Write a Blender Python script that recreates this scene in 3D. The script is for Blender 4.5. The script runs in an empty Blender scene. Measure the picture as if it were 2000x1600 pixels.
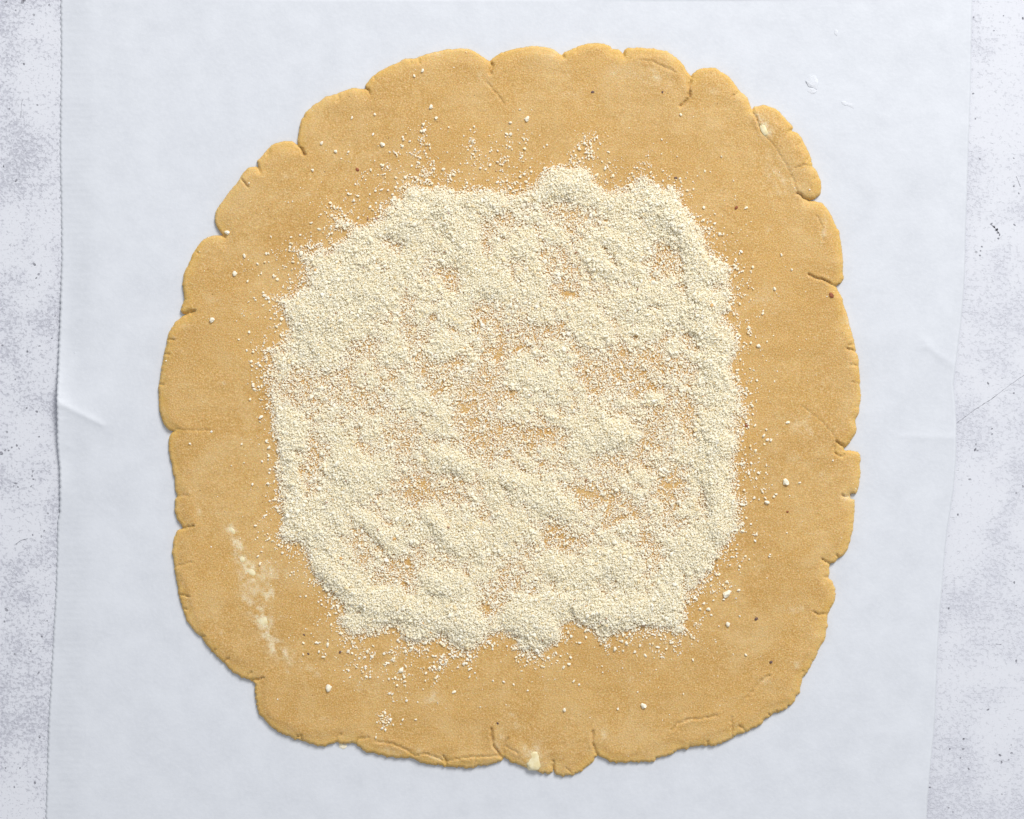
import bpy, math, random
import numpy as np

random.seed(4)
rng = np.random.default_rng(4)
scene = bpy.context.scene
S = 0.00025            # metres per photograph pixel on the table (frame is 0.50 m wide)
CAM_H = 0.95           # camera height above the table

# ------------------------------------------------------------------ camera, world, lamps, exposure
cam = bpy.data.cameras.new("camera")
cam_o = bpy.data.objects.new("camera", cam)
scene.collection.objects.link(cam_o)
cam_o.location = (0, 0, CAM_H)
cam.sensor_fit = 'HORIZONTAL'
cam.sensor_width = 36
cam.lens = 36 * CAM_H / (2000 * S)
cam.clip_start = 0.05
cam.clip_end = 20
scene.camera = cam_o

world = bpy.data.worlds.new("World")
scene.world = world
world.use_nodes = True
bg = world.node_tree.nodes["Background"]
bg.inputs[0].default_value = (0.93, 0.96, 1.0, 1)
bg.inputs[1].default_value = 0.505

def area_lamp(name, loc, target, size, power, col):
    l = bpy.data.lights.new(name, 'AREA')
    l.shape = 'RECTANGLE'
    l.size, l.size_y = size
    l.energy = power
    l.color = col
    o = bpy.data.objects.new(name, l)
    scene.collection.objects.link(o)
    o.location = loc
    d = np.array(target) - np.array(loc)
    from mathutils import Vector
    o.rotation_euler = Vector(d).to_track_quat('-Z', 'Y').to_euler()
    return o
# the window: up and to the right of the frame
area_lamp("window_light", (0.88, 1.82, 1.8), (0, 0, 0), (0.9, 0.9), 77, (1.0, 0.985, 0.955))

scene.view_settings.view_transform = 'Standard'
scene.view_settings.look = 'None'
scene.view_settings.exposure = 0
scene.view_settings.gamma = 1
scene.render.film_transparent = False
scene.cycles.max_bounces = 14
scene.cycles.diffuse_bounces = 10
scene.cycles.transmission_bounces = 10

# ------------------------------------------------------------------ helpers
def W(px, py, z=0.0):
    """photograph pixel -> world x, y of a point standing at height z"""
    f = (CAM_H - z) / CAM_H
    return (np.asarray(px, float) - 1000) * S * f, (800 - np.asarray(py, float)) * S * f

def link(o, parent=None, label=None, cat=None, group=None, kind=None):
    scene.collection.objects.link(o)
    if parent is not None: o.parent = parent
    if label: o["label"] = label
    if cat: o["category"] = cat
    if group: o["group"] = group
    if kind: o["kind"] = kind
    return o

def mesh_np(name, co, faces, mat=None, smooth=True, attrs=None):
    """co (n,3); faces (m,3) or (m,4) array, or a list of such arrays"""
    if not isinstance(faces, list): faces = [faces]
    faces = [np.asarray(f, np.int32) for f in faces if len(f)]
    me = bpy.data.meshes.new(name)
    co = np.ascontiguousarray(co, np.float32)
    me.vertices.add(len(co)); me.vertices.foreach_set("co", co.ravel())
    li = np.concatenate([f.ravel() for f in faces])
    tot = np.concatenate([np.full(len(f), f.shape[1], np.int32) for f in faces])
    st = np.concatenate([[0], np.cumsum(tot)[:-1]]).astype(np.int32)
    me.loops.add(len(li)); me.loops.foreach_set("vertex_index", li.astype(np.int32))
    me.polygons.add(len(tot)); me.polygons.foreach_set("loop_start", st)
    me.polygons.foreach_set("use_smooth", np.full(len(tot), smooth))
    me.update(calc_edges=True)
    me.validate()
    for k, v in (attrs or {}).items():
        v = np.ascontiguousarray(v, np.float32)
        if v.ndim == 1:
            a = me.attributes.new(k, 'FLOAT', 'POINT'); a.data.foreach_set("value", v)
        else:
            a = me.attributes.new(k, 'FLOAT_COLOR', 'POINT'); a.data.foreach_set("color", v.ravel())
    if mat: me.materials.append(mat)
    return me

class VNoise:
    def __init__(self, seed): self.g = np.random.default_rng(seed).random((257, 257))
    def one(self, x, y):
        xi = np.floor(x).astype(int); yi = np.floor(y).astype(int)
        fx = x - xi; fy = y - yi
        fx = fx * fx * fx * (fx * (fx * 6 - 15) + 10); fy = fy * fy * fy * (fy * (fy * 6 - 15) + 10)
        a = xi % 256; b = yi % 256; g = self.g
        return ((g[a, b] * (1 - fx) + g[a + 1, b] * fx) * (1 - fy) +
                (g[a, b + 1] * (1 - fx) + g[a + 1, b + 1] * fx) * fy) - 0.5
    def fbm(self, x, y, oct=4, gain=0.5):
        r = 0; amp = 1; n = 0
        for i in range(oct):
            r = r + amp * self.one(x * 2 ** i + 17.3 * i, y * 2 ** i + 9.1 * i); n += amp; amp *= gain
        return r / n * 2      # about -1..1

def sstep(a, b, x):
    t = np.clip((x - a) / (b - a), 0, 1); return t * t * (3 - 2 * t)

def poly_dist(pts, X, Y, R, closed=True):
    """unsigned distance to a polyline on a regular grid, only where below R (else R)"""
    D = np.full(X.shape, float(R))
    xs = X[0]; ys = Y[:, 0]
    n = len(pts)
    for i in range(n if closed else n - 1):
        ax, ay = pts[i]; bx, by = pts[(i + 1) % n]
        i0 = np.searchsorted(xs, min(ax, bx) - R); i1 = np.searchsorted(xs, max(ax, bx) + R)
        j0 = np.searchsorted(ys, min(ay, by) - R); j1 = np.searchsorted(ys, max(ay, by) + R)
        if i0 >= i1 or j0 >= j1: continue
        x = X[j0:j1, i0:i1]; y = Y[j0:j1, i0:i1]
        dx, dy = bx - ax, by - ay
        t = np.clip(((x - ax) * dx + (y - ay) * dy) / (dx * dx + dy * dy + 1e-9), 0, 1)
        d = np.hypot(x - ax - t * dx, y - ay - t * dy)
        np.minimum(D[j0:j1, i0:i1], d, out=D[j0:j1, i0:i1])
    return D

def inside(pts, X, Y):
    p = np.asarray(pts); q = np.roll(p, -1, 0)
    r = np.zeros(X.shape, bool)
    xs = X[0]
    for j, y in enumerate(Y[:, 0]):
        m = (p[:, 1] > y) != (q[:, 1] > y)
        if not m.any(): continue
        cx = p[m, 0] + (y - p[m, 1]) / (q[m, 1] - p[m, 1]) * (q[m, 0] - p[m, 0])
        r[j] = (np.searchsorted(np.sort(cx), xs) % 2) == 1
    return r

def resample(pts, step, closed=True):
    p = np.asarray(pts, float)
    if closed: p = np.vstack([p, p[:1]])
    seg = np.hypot(*np.diff(p, axis=0).T); s = np.concatenate([[0], np.cumsum(seg)])
    n = max(3, int(s[-1] / step))
    t = np.linspace(0, s[-1], n, endpoint=not closed)
    return np.stack([np.interp(t, s, p[:, 0]), np.interp(t, s, p[:, 1])], 1)

def sdf_mesh(X, Y, D):
    """triangulate the D>0 part of a grid, the border exact by linear interpolation.
    returns px, py, d, tris/quads, border edge list"""
    ny, nx = X.shape
    idx = np.full((ny, nx), -1, np.int64)
    ins = D > 0
    idx[ins] = np.arange(ins.sum())
    vx = list(X[ins]); vy = list(Y[ins])
    base = len(vx)
    full = ins[:-1, :-1] & ins[:-1, 1:] & ins[1:, 1:] & ins[1:, :-1]
    anyi = ins[:-1, :-1] | ins[:-1, 1:] | ins[1:, 1:] | ins[1:, :-1]
    jj, ii = np.nonzero(full)
    quads = np.stack([idx[jj, ii], idx[jj + 1, ii], idx[jj + 1, ii + 1], idx[jj, ii + 1]], 1)
    cut = {}
    def crossing(a, b):
        k = (a, b) if a < b else (b, a)
        if k not in cut:
            da, db = D[k[0]], D[k[1]]
            t = da / (da - db)
            cut[k] = len(vx)
            vx.append(X[k[0]] + t * (X[k[1]] - X[k[0]])); vy.append(Y[k[0]] + t * (Y[k[1]] - Y[k[0]]))
        return cut[k]
    tris = []; border = []
    for j, i in zip(*np.nonzero(anyi & ~full)):
        c = [(j, i), (j + 1, i), (j + 1, i + 1), (j, i + 1)]
        pl = []
        for k in range(4):
            a, b = c[k], c[(k + 1) % 4]
            if ins[a]: pl.append(idx[a])
            if ins[a] != ins[b]: pl.append(crossing(a, b))
        for k in range(1, len(pl) - 1): tris.append((pl[0], pl[k], pl[k + 1]))
        cr = [v for v in pl if v >= base]
        if len(cr) == 2:
            p, q = pl.index(cr[0]), pl.index(cr[1])
            border.append((cr[0], cr[1]) if (p + 1) % len(pl) == q else (cr[1], cr[0]))
    return np.array(vx), np.array(vy), base, ins, quads, np.array(tris), np.array(border)

# ---- shader helpers
def new_mat(name):
    m = bpy.data.materials.new(name); m.use_nodes = True
    nt = m.node_tree
    return m, nt, nt.nodes["Principled BSDF"]
def N(nt, t, **kw):
    n = nt.nodes.new(t)
    for k, v in kw.items(): setattr(n, k, v)
    return n
def noise(nt, vec, scale, detail=3, rough=0.55, dist=0.0):
    n = N(nt, 'ShaderNodeTexNoise'); n.inputs['Scale'].default_value = scale
    n.inputs['Detail'].default_value = detail; n.inputs['Roughness'].default_value = rough
    n.inputs['Distortion'].default_value = dist
    nt.links.new(vec, n.inputs['Vector']); return n.outputs['Fac']
def ramp(nt, fac, stops, interp='LINEAR'):
    r = N(nt, 'ShaderNodeValToRGB'); r.color_ramp.interpolation = interp
    e = r.color_ramp.elements
    while len(e) < len(stops): e.new(0.5)
    for k, (p, c) in enumerate(stops):
        e[k].position = p
        e[k].color = (c, c, c, 1) if not isinstance(c, tuple) else (*c, 1)
    nt.links.new(fac, r.inputs[0]); return r.outputs[0]
def mix(nt, fac, a, b, mode='MIX'):
    m = N(nt, 'ShaderNodeMix', data_type='RGBA', blend_type=mode)
    for s, v in ((0, fac), (6, a), (7, b)):
        if isinstance(v, (int, float)): m.inputs[s].default_value = v
        elif isinstance(v, tuple): m.inputs[s].default_value = (*v, 1)
        else: nt.links.new(v, m.inputs[s])
    return m.outputs[2]
def mth(nt, op, a, b=0.0, clamp=False):
    m = N(nt, 'ShaderNodeMath', operation=op, use_clamp=clamp)
    for s, v in ((0, a), (1, b)):
        if isinstance(v, (int, float)): m.inputs[s].default_value = v
        else: nt.links.new(v, m.inputs[s])
    return m.outputs[0]
def bump(nt, h, dist, strength=1.0, nrm=None):
    b = N(nt, 'ShaderNodeBump'); b.inputs['Strength'].default_value = strength
    b.inputs['Distance'].default_value = dist
    nt.links.new(h, b.inputs['Height'])
    if nrm is not None: nt.links.new(nrm, b.inputs['Normal'])
    return b.outputs[0]
def attr(nt, name):
    a = N(nt, 'ShaderNodeAttribute'); a.attribute_name = name; return a

# ------------------------------------------------------------------ materials
def mat_tabletop():
    m, nt, p = new_mat("whitewashed_concrete")
    v = N(nt, 'ShaderNodeTexCoord').outputs['Object']
    big = noise(nt, v, 17, 4, 0.6, 0.4)
    mid = noise(nt, v, 60, 4, 0.6)
    fine = noise(nt, v, 480, 4, 0.7)
    fin2 = noise(nt, v, 850, 2, 0.55)
    patch = mth(nt, 'ADD', mth(nt, 'MULTIPLY', big, 0.65), mth(nt, 'MULTIPLY', mid, 0.35))
    pm = ramp(nt, patch, [(0.45, 0.0), (0.60, 1.0)])
    col = mix(nt, pm, (0.660, 0.673, 0.730), (0.608, 0.621, 0.688))
    sx_ = N(nt, 'ShaderNodeSeparateXYZ'); nt.links.new(v, sx_.inputs[0])
    wear = N(nt, 'ShaderNodeMapRange'); nt.links.new(sx_.outputs[0], wear.inputs[0])      # the left of the board is more worn
    for i_, v_ in ((1, -0.22), (2, 0.22), (3, 0.85), (4, 0.36)): wear.inputs[i_].default_value = v_
    wear = wear.outputs[0]
    # fine grey stippling, thicker inside the worn patches
    thr = mth(nt, 'ADD', fine, mth(nt, 'MULTIPLY', pm, 0.13))
    st = ramp(nt, thr, [(0.58, 0.0), (0.68, 1.0)])
    col = mix(nt, mth(nt, 'MULTIPLY', st, mth(nt, 'MULTIPLY', wear, 0.54)), col, (0.37, 0.375, 0.44))
    thr2 = mth(nt, 'ADD', fin2, mth(nt, 'MULTIPLY', pm, 0.10))
    st2 = ramp(nt, thr2, [(0.60, 0.0), (0.70, 1.0)])
    col = mix(nt, mth(nt, 'MULTIPLY', st2, mth(nt, 'MULTIPLY', wear, 0.6)), col, (0.34, 0.345, 0.40))
    # sparse pinholes
    vo = N(nt, 'ShaderNodeTexVoronoi'); vo.inputs['Scale'].default_value = 150
    nt.links.new(v, vo.inputs['Vector'])
    sep = N(nt, 'ShaderNodeSeparateColor'); nt.links.new(vo.outputs['Color'], sep.inputs[0])
    rad = mth(nt, 'MULTIPLY', mth(nt, 'SUBTRACT', sep.outputs[0], 0.66), 0.32)
    hole = mth(nt, 'MULTIPLY', mth(nt, 'SUBTRACT', rad, vo.outputs['Distance']), 40, True)
    hole = mth(nt, 'MULTIPLY', hole, ramp(nt, patch, [(0.40, 0.25), (0.56, 1.0)]))
    col = mix(nt, mth(nt, 'MULTIPLY', hole, 0.75), col, (0.19, 0.19, 0.22))
    nt.links.new(col, p.inputs['Base Color'])
    p.inputs['Roughness'].default_value = 0.62
    h = mth(nt, 'SUBTRACT', mth(nt, 'MULTIPLY', mid, 0.5), mth(nt, 'ADD', mth(nt, 'MULTIPLY', st, 0.4), hole))
    nt.links.new(bump(nt, h, 0.0003, 0.8), p.inputs['Normal'])
    return m

def mat_pit():
    m, nt, p = new_mat("pit_shadow_grey")
    v = N(nt, 'ShaderNodeTexCoord').outputs['Object']
    c = mix(nt, ramp(nt, noise(nt, v, 900, 2), [(0.35, 0.0), (0.65, 1.0)]), (0.13, 0.13, 0.155), (0.42, 0.425, 0.48))
    nt.links.new(c, p.inputs['Base Color']); p.inputs['Roughness'].default_value = 0.8
    return m

def mat_paper():
    m, nt, p = new_mat("parchment")
    v = N(nt, 'ShaderNodeTexCoord').outputs['Object']
    a = noise(nt, v, 60, 6, 0.68)
    b = noise(nt, v, 520, 3, 0.65)
    col = mix(nt, ramp(nt, a, [(0.35, 0.0), (0.7, 1.0)]), (0.6500, 0.6730, 0.7260), (0.5950, 0.6170, 0.6690))
    col = mix(nt, mth(nt, 'MULTIPLY', ramp(nt, b, [(0.45, 0.0), (0.75, 1.0)]), 0.35), col, (0.6966, 0.7153, 0.7667))
    nt.links.new(col, p.inputs['Base Color'])
    p.inputs['Roughness'].default_value = 0.55
    p.inputs['Specular IOR Level'].default_value = 0.35
    h = mth(nt, 'ADD', mth(nt, 'MULTIPLY', b, 0.5), noise(nt, v, 150, 3))
    nt.links.new(bump(nt, h, 0.00018, 0.7), p.inputs['Normal'])
    return m

def mat_dough():
    m, nt, p = new_mat("shortcrust_dough")
    v = N(nt, 'ShaderNodeTexCoord').outputs['Object']
    big = noise(nt, v, 22, 4, 0.6)
    mid = noise(nt, v, 160, 4, 0.65)
    fine = noise(nt, v, 1350, 3, 0.65)
    col = mix(nt, ramp(nt, big, [(0.35, 0.0), (0.68, 1.0)]), (0.6170, 0.3800, 0.1230), (0.5480, 0.3260, 0.0990))
    col = mix(nt, mth(nt, 'MULTIPLY', ramp(nt, mid, [(0.40, 0.0), (0.72, 1.0)]), 0.35), col, (0.6545, 0.4254, 0.1683))
    col = mix(nt, mth(nt, 'MULTIPLY', ramp(nt, fine, [(0.34, 1.0), (0.50, 0.0)]), 0.58), col, (0.39, 0.212, 0.056))
    col = mix(nt, mth(nt, 'MULTIPLY', ramp(nt, fine, [(0.53, 0.0), (0.66, 1.0)]), 0.80), col, (0.748, 0.533, 0.2712))
    # yellower, lighter colour band along the dough's edge
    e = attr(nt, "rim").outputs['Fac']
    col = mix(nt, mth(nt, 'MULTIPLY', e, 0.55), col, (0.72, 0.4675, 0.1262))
    # broad pale, floury patches where the pin passed
    pale = noise(nt, v, 34, 5, 0.7, 0.6)
    col = mix(nt, mth(nt, 'MULTIPLY', ramp(nt, pale, [(0.45, 0.0), (0.70, 1.0)]), 0.5), col, (0.7106, 0.5236, 0.2600))
    mp = N(nt, 'ShaderNodeMapping'); mp.inputs['Scale'].default_value = (0.12, 1, 1); nt.links.new(v, mp.inputs['Vector'])
    drag = noise(nt, mp.outputs[0], 520, 3, 0.6)
    col = mix(nt, mth(nt, 'MULTIPLY', ramp(nt, drag, [(0.50, 0.0), (0.72, 1.0)]), 0.10), col, (0.748, 0.561, 0.3179))
    # bran specks
    vo = N(nt, 'ShaderNodeTexVoronoi'); vo.inputs['Scale'].default_value = 330
    nt.links.new(v, vo.inputs['Vector'])
    sep = N(nt, 'ShaderNodeSeparateColor'); nt.links.new(vo.outputs['Color'], sep.inputs[0])
    rad = mth(nt, 'MULTIPLY', mth(nt, 'SUBTRACT', sep.outputs[0], 0.72), 0.50)
    sp = mth(nt, 'MULTIPLY', mth(nt, 'SUBTRACT', rad, vo.outputs['Distance']), 25, True)
    col = mix(nt, mth(nt, 'MULTIPLY', sp, 0.65), col, (0.22, 0.11, 0.035))
    # dry flour and rubbed butter left on the surface
    f = attr(nt, "flour").outputs['Fac']
    fm = mth(nt, 'MULTIPLY', f, ramp(nt, mth(nt, 'ADD', mth(nt, 'MULTIPLY', mid, 0.5), mth(nt, 'MULTIPLY', fine, 0.5)), [(0.38, 0.22), (0.56, 1.0)]), True)
    col = mix(nt, fm, col, (0.80, 0.69, 0.47))
    nt.links.new(col, p.inputs['Base Color'])
    p.inputs['Roughness'].default_value = 0.6
    p.inputs['Specular IOR Level'].default_value = 0.3
    p.inputs['Subsurface Weight'].default_value = 0.35; p.inputs['Subsurface Radius'].default_value = (1.0, 0.55, 0.2)
    p.inputs['Subsurface Scale'].default_value = 0.0012
    h = mth(nt, 'ADD', mth(nt, 'MULTIPLY', fine, 0.9), mth(nt, 'MULTIPLY', mid, 1.0))
    nt.links.new(bump(nt, h, 0.00034, 0.9), p.inputs['Normal'])
    return m

def mat_meal():
    m, nt, p = new_mat("almond_meal")
    c = attr(nt, "tint").outputs['Color']
    v = N(nt, 'ShaderNodeTexCoord').outputs['Object']
    col = mix(nt, mth(nt, 'MULTIPLY', noise(nt, v, 1500, 2), 0.2), c, (0.95, 0.885, 0.70))
    nt.links.new(col, p.inputs['Base Color'])
    p.inputs['Roughness'].default_value = 0.75
    p.inputs['Specular IOR Level'].default_value = 0.25
    tr = N(nt, 'ShaderNodeBsdfTranslucent'); nt.links.new(col, tr.inputs[0])      # almond flesh lets light through
    mx_ = N(nt, 'ShaderNodeMixShader'); mx_.inputs[0].default_value = 0.15
    nt.links.new(p.outputs[0], mx_.inputs[1]); nt.links.new(tr.outputs[0], mx_.inputs[2])
    nt.links.new(mx_.outputs[0], nt.nodes['Material Output'].inputs[0])
    return m

def mat_plain(name, a, b, scale, rough=0.6):
    m, nt, p = new_mat(name)
    v = N(nt, 'ShaderNodeTexCoord').outputs['Object']
    f = noise(nt, v, scale, 3, 0.6)
    nt.links.new(mix(nt, ramp(nt, f, [(0.35, 0.0), (0.65, 1.0)]), a, b), p.inputs['Base Color'])
    p.inputs['Roughness'].default_value = rough
    nt.links.new(bump(nt, f, 0.0003, 0.6), p.inputs['Normal'])
    return m

M_table, M_pit, M_paper, M_dough, M_meal = mat_tabletop(), mat_pit(), mat_paper(), mat_dough(), mat_meal()
M_butter = mat_plain("cold_butter", (0.84, 0.76, 0.52), (0.74, 0.62, 0.34), 420, 0.5)
M_skin = mat_plain("nut_skin", (0.22, 0.055, 0.018), (0.33, 0.10, 0.03), 1500)
M_plum = mat_plain("dark_bran", (0.10, 0.055, 0.05), (0.17, 0.09, 0.07), 1500)
M_crumb = mat_plain("almond_crumb", (0.92, 0.87, 0.74), (0.86, 0.77, 0.56), 1800, 0.75)
M_flour = mat_plain("flour", (0.70, 0.72, 0.77), (0.66, 0.68, 0.735), 1500, 0.9)

# ------------------------------------------------------------------ tabletop
g = 80
u = np.linspace(-0.55, 0.55, g + 1)
X, Y = np.meshgrid(u, u)
co = np.stack([X.ravel(), Y.ravel(), np.zeros(X.size)], 1)
k = np.arange(g * (g + 1)).reshape(g, g + 1)[:, :-1].ravel()
top_q = np.stack([k, k + 1, k + g + 2, k + g + 1], 1)
n0 = len(co)                                    # a 2 cm board: skirt and underside
cs = np.array([[-.55, -.55], [.55, -.55], [.55, .55], [-.55, .55]])
co = np.vstack([co, np.c_[cs, np.zeros(4)], np.c_[cs, np.full(4, -0.02)]])
side = np.array([[n0 + i, n0 + 4 + i, n0 + 4 + (i + 1) % 4, n0 + (i + 1) % 4] for i in range(4)])
side = np.vstack([side, [[n0 + 7, n0 + 6, n0 + 5, n0 + 4]]])
tabletop = link(bpy.data.objects.new("tabletop", mesh_np("tabletop", co, [top_q, side], M_table, False)),
                kind="structure")

# pits and scratches one can find in the photograph, sunk marks in the whitewash
pits = [(44, 4, 8), (48, 1, 6), (12, 4, 5), (96, 10, 4), (31, 20, 3), (63, 47, 4), (67, 516, 7), (75, 536, 5), (71, 543, 4),
        (77, 556, 3), (53, 687, 5), (77, 676, 4), (5, 675, 5), (30, 741, 4), (52, 797, 4), (72, 804, 5), (101, 661, 3), (108, 617, 4),
        (2, 885, 8), (10, 879, 5), (17, 880, 4), (23, 874, 4), (33, 870, 5), (37, 876, 4), (76, 853, 4), (64, 921, 4), (63, 930, 5),
        (65, 936, 4), (30, 944, 5), (35, 951, 4), (27, 949, 3), (61, 950, 4), (64, 1045, 4), (81, 1048, 4), (86, 1037, 4),
        (12, 1191, 8), (9, 1214, 4), (82, 1243, 5), (57, 1266, 3), (60, 1272, 4), (75, 1315, 5), (29, 1278, 4), (77, 1439, 5),
        (68, 1529, 6), (28, 1537, 4), (39, 1500, 4), (11, 1500, 3), (73, 205, 4), (47, 125, 5), (18, 213, 4), (31, 353, 6), (7, 325, 4),
        (1981, 439, 5), (1950, 466, 4), (1952, 460, 3), (1937, 437, 4), (1942, 443, 5), (1946, 449, 7), (1949, 455, 5), (1948, 448, 4),
        (1915, 490, 4), (1918, 482, 4), (1914, 499, 4), (1930, 749, 5), (1980, 768, 4), (1894, 936, 5), (1937, 838, 4), (1938, 848, 4),
        (1871, 1005, 5), (1998, 950, 5), (1985, 963, 4), (1905, 878, 6), (1909, 880, 4), (1906, 868, 4), (1981, 1138, 5), (1985, 1291, 5),
        (1930, 1386, 5), (1882, 1444, 5), (1881, 1463, 5), (1876, 1480, 4), (1855, 1463, 4), (1892, 1502, 5), (1953, 1475, 5),
        (1976, 1471, 5), (1956, 1489, 5), (1970, 1484, 4), (1816, 1538, 5), (1853, 1578, 4), (1861, 1586, 4), (1853, 1188, 4),
        (1890, 212, 4), (1902, 34, 4), (1901, 183, 4), (1980, 364, 4), (1990, 378, 4), (1914, 310, 4), (1980, 309, 3), (1998, 36, 5),
        (1960, 31, 3), (1941, 60, 4), (1905, 232, 4), (1975, 1455, 3)]
pv, pf = [], []
for (x, y, d) in pits:
    n = 8; b = len(pv)
    sx = random.uniform(.7, 1.25); an = random.uniform(0, 3.1)
    for q in range(n):
        a = 2 * math.pi * q / n; r = d * 0.5 * random.uniform(.7, 1.15)
        ex, ey = r * math.cos(a) * sx, r * math.sin(a) / sx
        wx, wy = W(x + ex * math.cos(an) - ey * math.sin(an), y + ex * math.sin(an) + ey * math.cos(an))
        pv.append((wx, wy, 0.00004))
    for q in range(1, n - 1): pf.append((b, b + q + 1, b + q))
def scratch(pts, w):
    pts = resample(pts, 4, False)
    b = len(pv)
    for i, (x, y) in enumerate(pts):
        a = pts[min(i + 1, len(pts) - 1)] - pts[max(i - 1, 0)]; a = a / np.hypot(*a)
        ww = w * random.uniform(.25, 1.0) * 0.5
        j = random.uniform(-.4, .4)
        for s in (-1, 1):
            wx, wy = W(x - a[1] * (s * ww + j), y + a[0] * (s * ww + j)); pv.append((wx, wy, 0.00004))
    for i in range(len(pts) - 1):
        q = b + 2 * i
        pf.append((q, q + 1, q + 3)); pf.append((q, q + 3, q + 2))
scratch([(1868, 827), (1900, 803), (1940, 777), (1972, 752), (2003, 731)], 1.5)
scratch([(1934, 437), (1946, 448), (1953, 459)], 3.0)
scratch([(31, 1063), (40, 1056), (54, 1052)], 1.8)
scratch([(41, 226), (42, 205), (44, 195)], 1.4)
scratch([(1985, 345), (1993, 365)], 2.0)
scratch([(1945, 1258), (1956, 1259)], 2.4)
link(bpy.data.objects.new("surface_pits", mesh_np("surface_pits", np.array(pv), np.array(pf), M_pit, False)),
     tabletop, kind="stuff")

# ------------------------------------------------------------------ parchment
L = np.array([(117, -90), (118, 0), (119, 100), (118, 200), (117, 300), (119, 400), (120, 500), (119, 540), (117, 620), (114, 700), (111, 760),
     (111, 800), (112, 870), (116, 910), (117, 950), (116, 1000), (112, 1020), (111, 1080), (109, 1150), (105, 1220), (101, 1300),
     (98, 1350), (95, 1400), (93, 1470), (91, 1530), (89, 1600), (86, 1700)], float)
Rr = np.array([(1901, -90), (1899, 0), (1897, 100), (1896, 180), (1894, 230), (1891, 300), (1888, 400), (1886, 450), (1884, 540), (1880, 600),
     (1876, 640), (1870, 690), (1866, 720), (1862, 752), (1866, 790), (1868, 830), (1867, 900), (1862, 960), (1851, 1030), (1845, 1080),
     (1840, 1150), (1836, 1190), (1832, 1260), (1829, 1330), (1826, 1400), (1822, 1450), (1817, 1500), (1812, 1560), (1810, 1600), (1806, 1700)], float)
ys = np.arange(-80, 1690, 4.0)
lx = np.interp(ys, L[:, 1], L[:, 0]); rx = np.interp(ys, Rr[:, 1], Rr[:, 0])
lx = lx + np.where((np.arange(len(ys)) % 3) == 0, 1.2, -0.4) + rng.uniform(-.5, .5, len(ys))     # serrated tear
rx = rx + rng.uniform(-.3, .3, len(ys))
tt = np.concatenate([np.linspace(0, 0.07, 26)[:-1], np.linspace(0.07, 0.86, 80)[:-1], np.linspace(0.86, 1, 48)])
PX = lx[:, None] + (rx - lx)[:, None] * tt[None, :]
PY = np.repeat(ys[:, None], len(tt), 1)
n1 = VNoise(11)
dl = PX - lx[:, None]; dr = rx[:, None] - PX
z = 1.2 + 1.7 * n1.fbm(PX / 330, PY / 330, 3) + 0.35 * n1.fbm(PX / 80 + 40, PY / 80, 2)                       # in photograph pixels
z = z * sstep(0, 90, dl) * sstep(0, 60, dr)
z += 5.0 * sstep(0, 70, dl)                                    # rises from the left edge
z += 15.0 * np.exp(-((PY - 800) / 85) ** 2) * np.exp(-dl / 42)        # lifted curl of the left edge
z += 6.0 * np.exp(-((PY - 950) / 60) ** 2) * np.exp(-dl / 34)
z += 4.0 * np.exp(-((PY - 640) / 90) ** 2) * np.exp(-dl / 30)
def crease(ax, ay, bx, by, h, w, fade=1.0):
    dx, dy = bx - ax, by - ay; l = math.hypot(dx, dy)
    t = ((PX - ax) * dx + (PY - ay) * dy) / (l * l); s = ((PX - ax) * dy - (PY - ay) * dx) / l
    tc = np.clip(t, 0, 1); dd = np.hypot(s, (t - tc) * l)
    return h * np.exp(-np.abs(dd) / (w * (1.15 - fade * tc))) * (1 - 0.5 * tc)
z += crease(104, 782, 200, 830, 4.5, 12, 0.8)
z += crease(130, 870, 150, 880, 0.8, 6)
z += crease(140, 965, 165, 955, 0.7, 6) + crease(200, 990, 225, 1005, 0.7, 6)
z += crease(1860, 712, 1800, 662, 1.6, 9, 0.7) + crease(1795, 680, 1822, 676, 0.7, 5) + crease(1810, 678, 1845, 708, 1.1, 6)
z += crease(1864, 855, 1755, 852, 1.5, 11, 0.6)
z += 2.2 * np.exp(-((PY - 745) / 45) ** 2) * np.exp(-dr / 22)
z += 1.6 * np.exp(-((PY - 870) / 60) ** 2) * np.exp(-dr / 26)
z += 0.25 * np.exp(-dr / 14)
for _ in range(26):
    if _ % 2: x0, y0 = random.uniform(130, 300), random.uniform(0, 1600)
    else: x0, y0 = random.uniform(1690, 1860), random.uniform(0, 1600)
    a = random.uniform(0, 3.14); l = random.uniform(15, 50)
    z += crease(x0, y0, x0 + l * math.cos(a), y0 + l * math.sin(a), random.uniform(.2, .55), random.uniform(4, 8), 0.5)
PZ = (z + 0.8) * S
wx, wy = W(PX, PY, PZ)
co = np.stack([wx.ravel(), wy.ravel(), PZ.ravel()], 1)
ny, nx = PX.shape
k = (np.arange(ny - 1)[:, None] * nx + np.arange(nx - 1)[None, :]).ravel()
q = np.stack([k, k + nx, k + nx + 1, k + 1], 1)
m_ = co.copy(); m_[:, 2] -= 0.00008                                   # paper thickness
nt_ = len(co)
bi = np.concatenate([np.arange(nx), np.arange(1, ny) * nx + nx - 1, (ny - 1) * nx + np.arange(nx - 2, -1, -1), np.arange(ny - 2, 0, -1) * nx])
bj = np.roll(bi, -1)
rim = np.stack([bi, bj, bj + nt_, bi + nt_], 1)
parchment = link(bpy.data.objects.new("parchment_sheet", mesh_np("parchment_sheet", np.vstack([co, m_]), [q, q[:, ::-1] + nt_, rim], M_paper, True)),
     label="white sheet of parchment paper with a torn left edge under the dough", cat="baking paper")
PAPER_Z = 7.7 * S      # the paper's level under the dough

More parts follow.
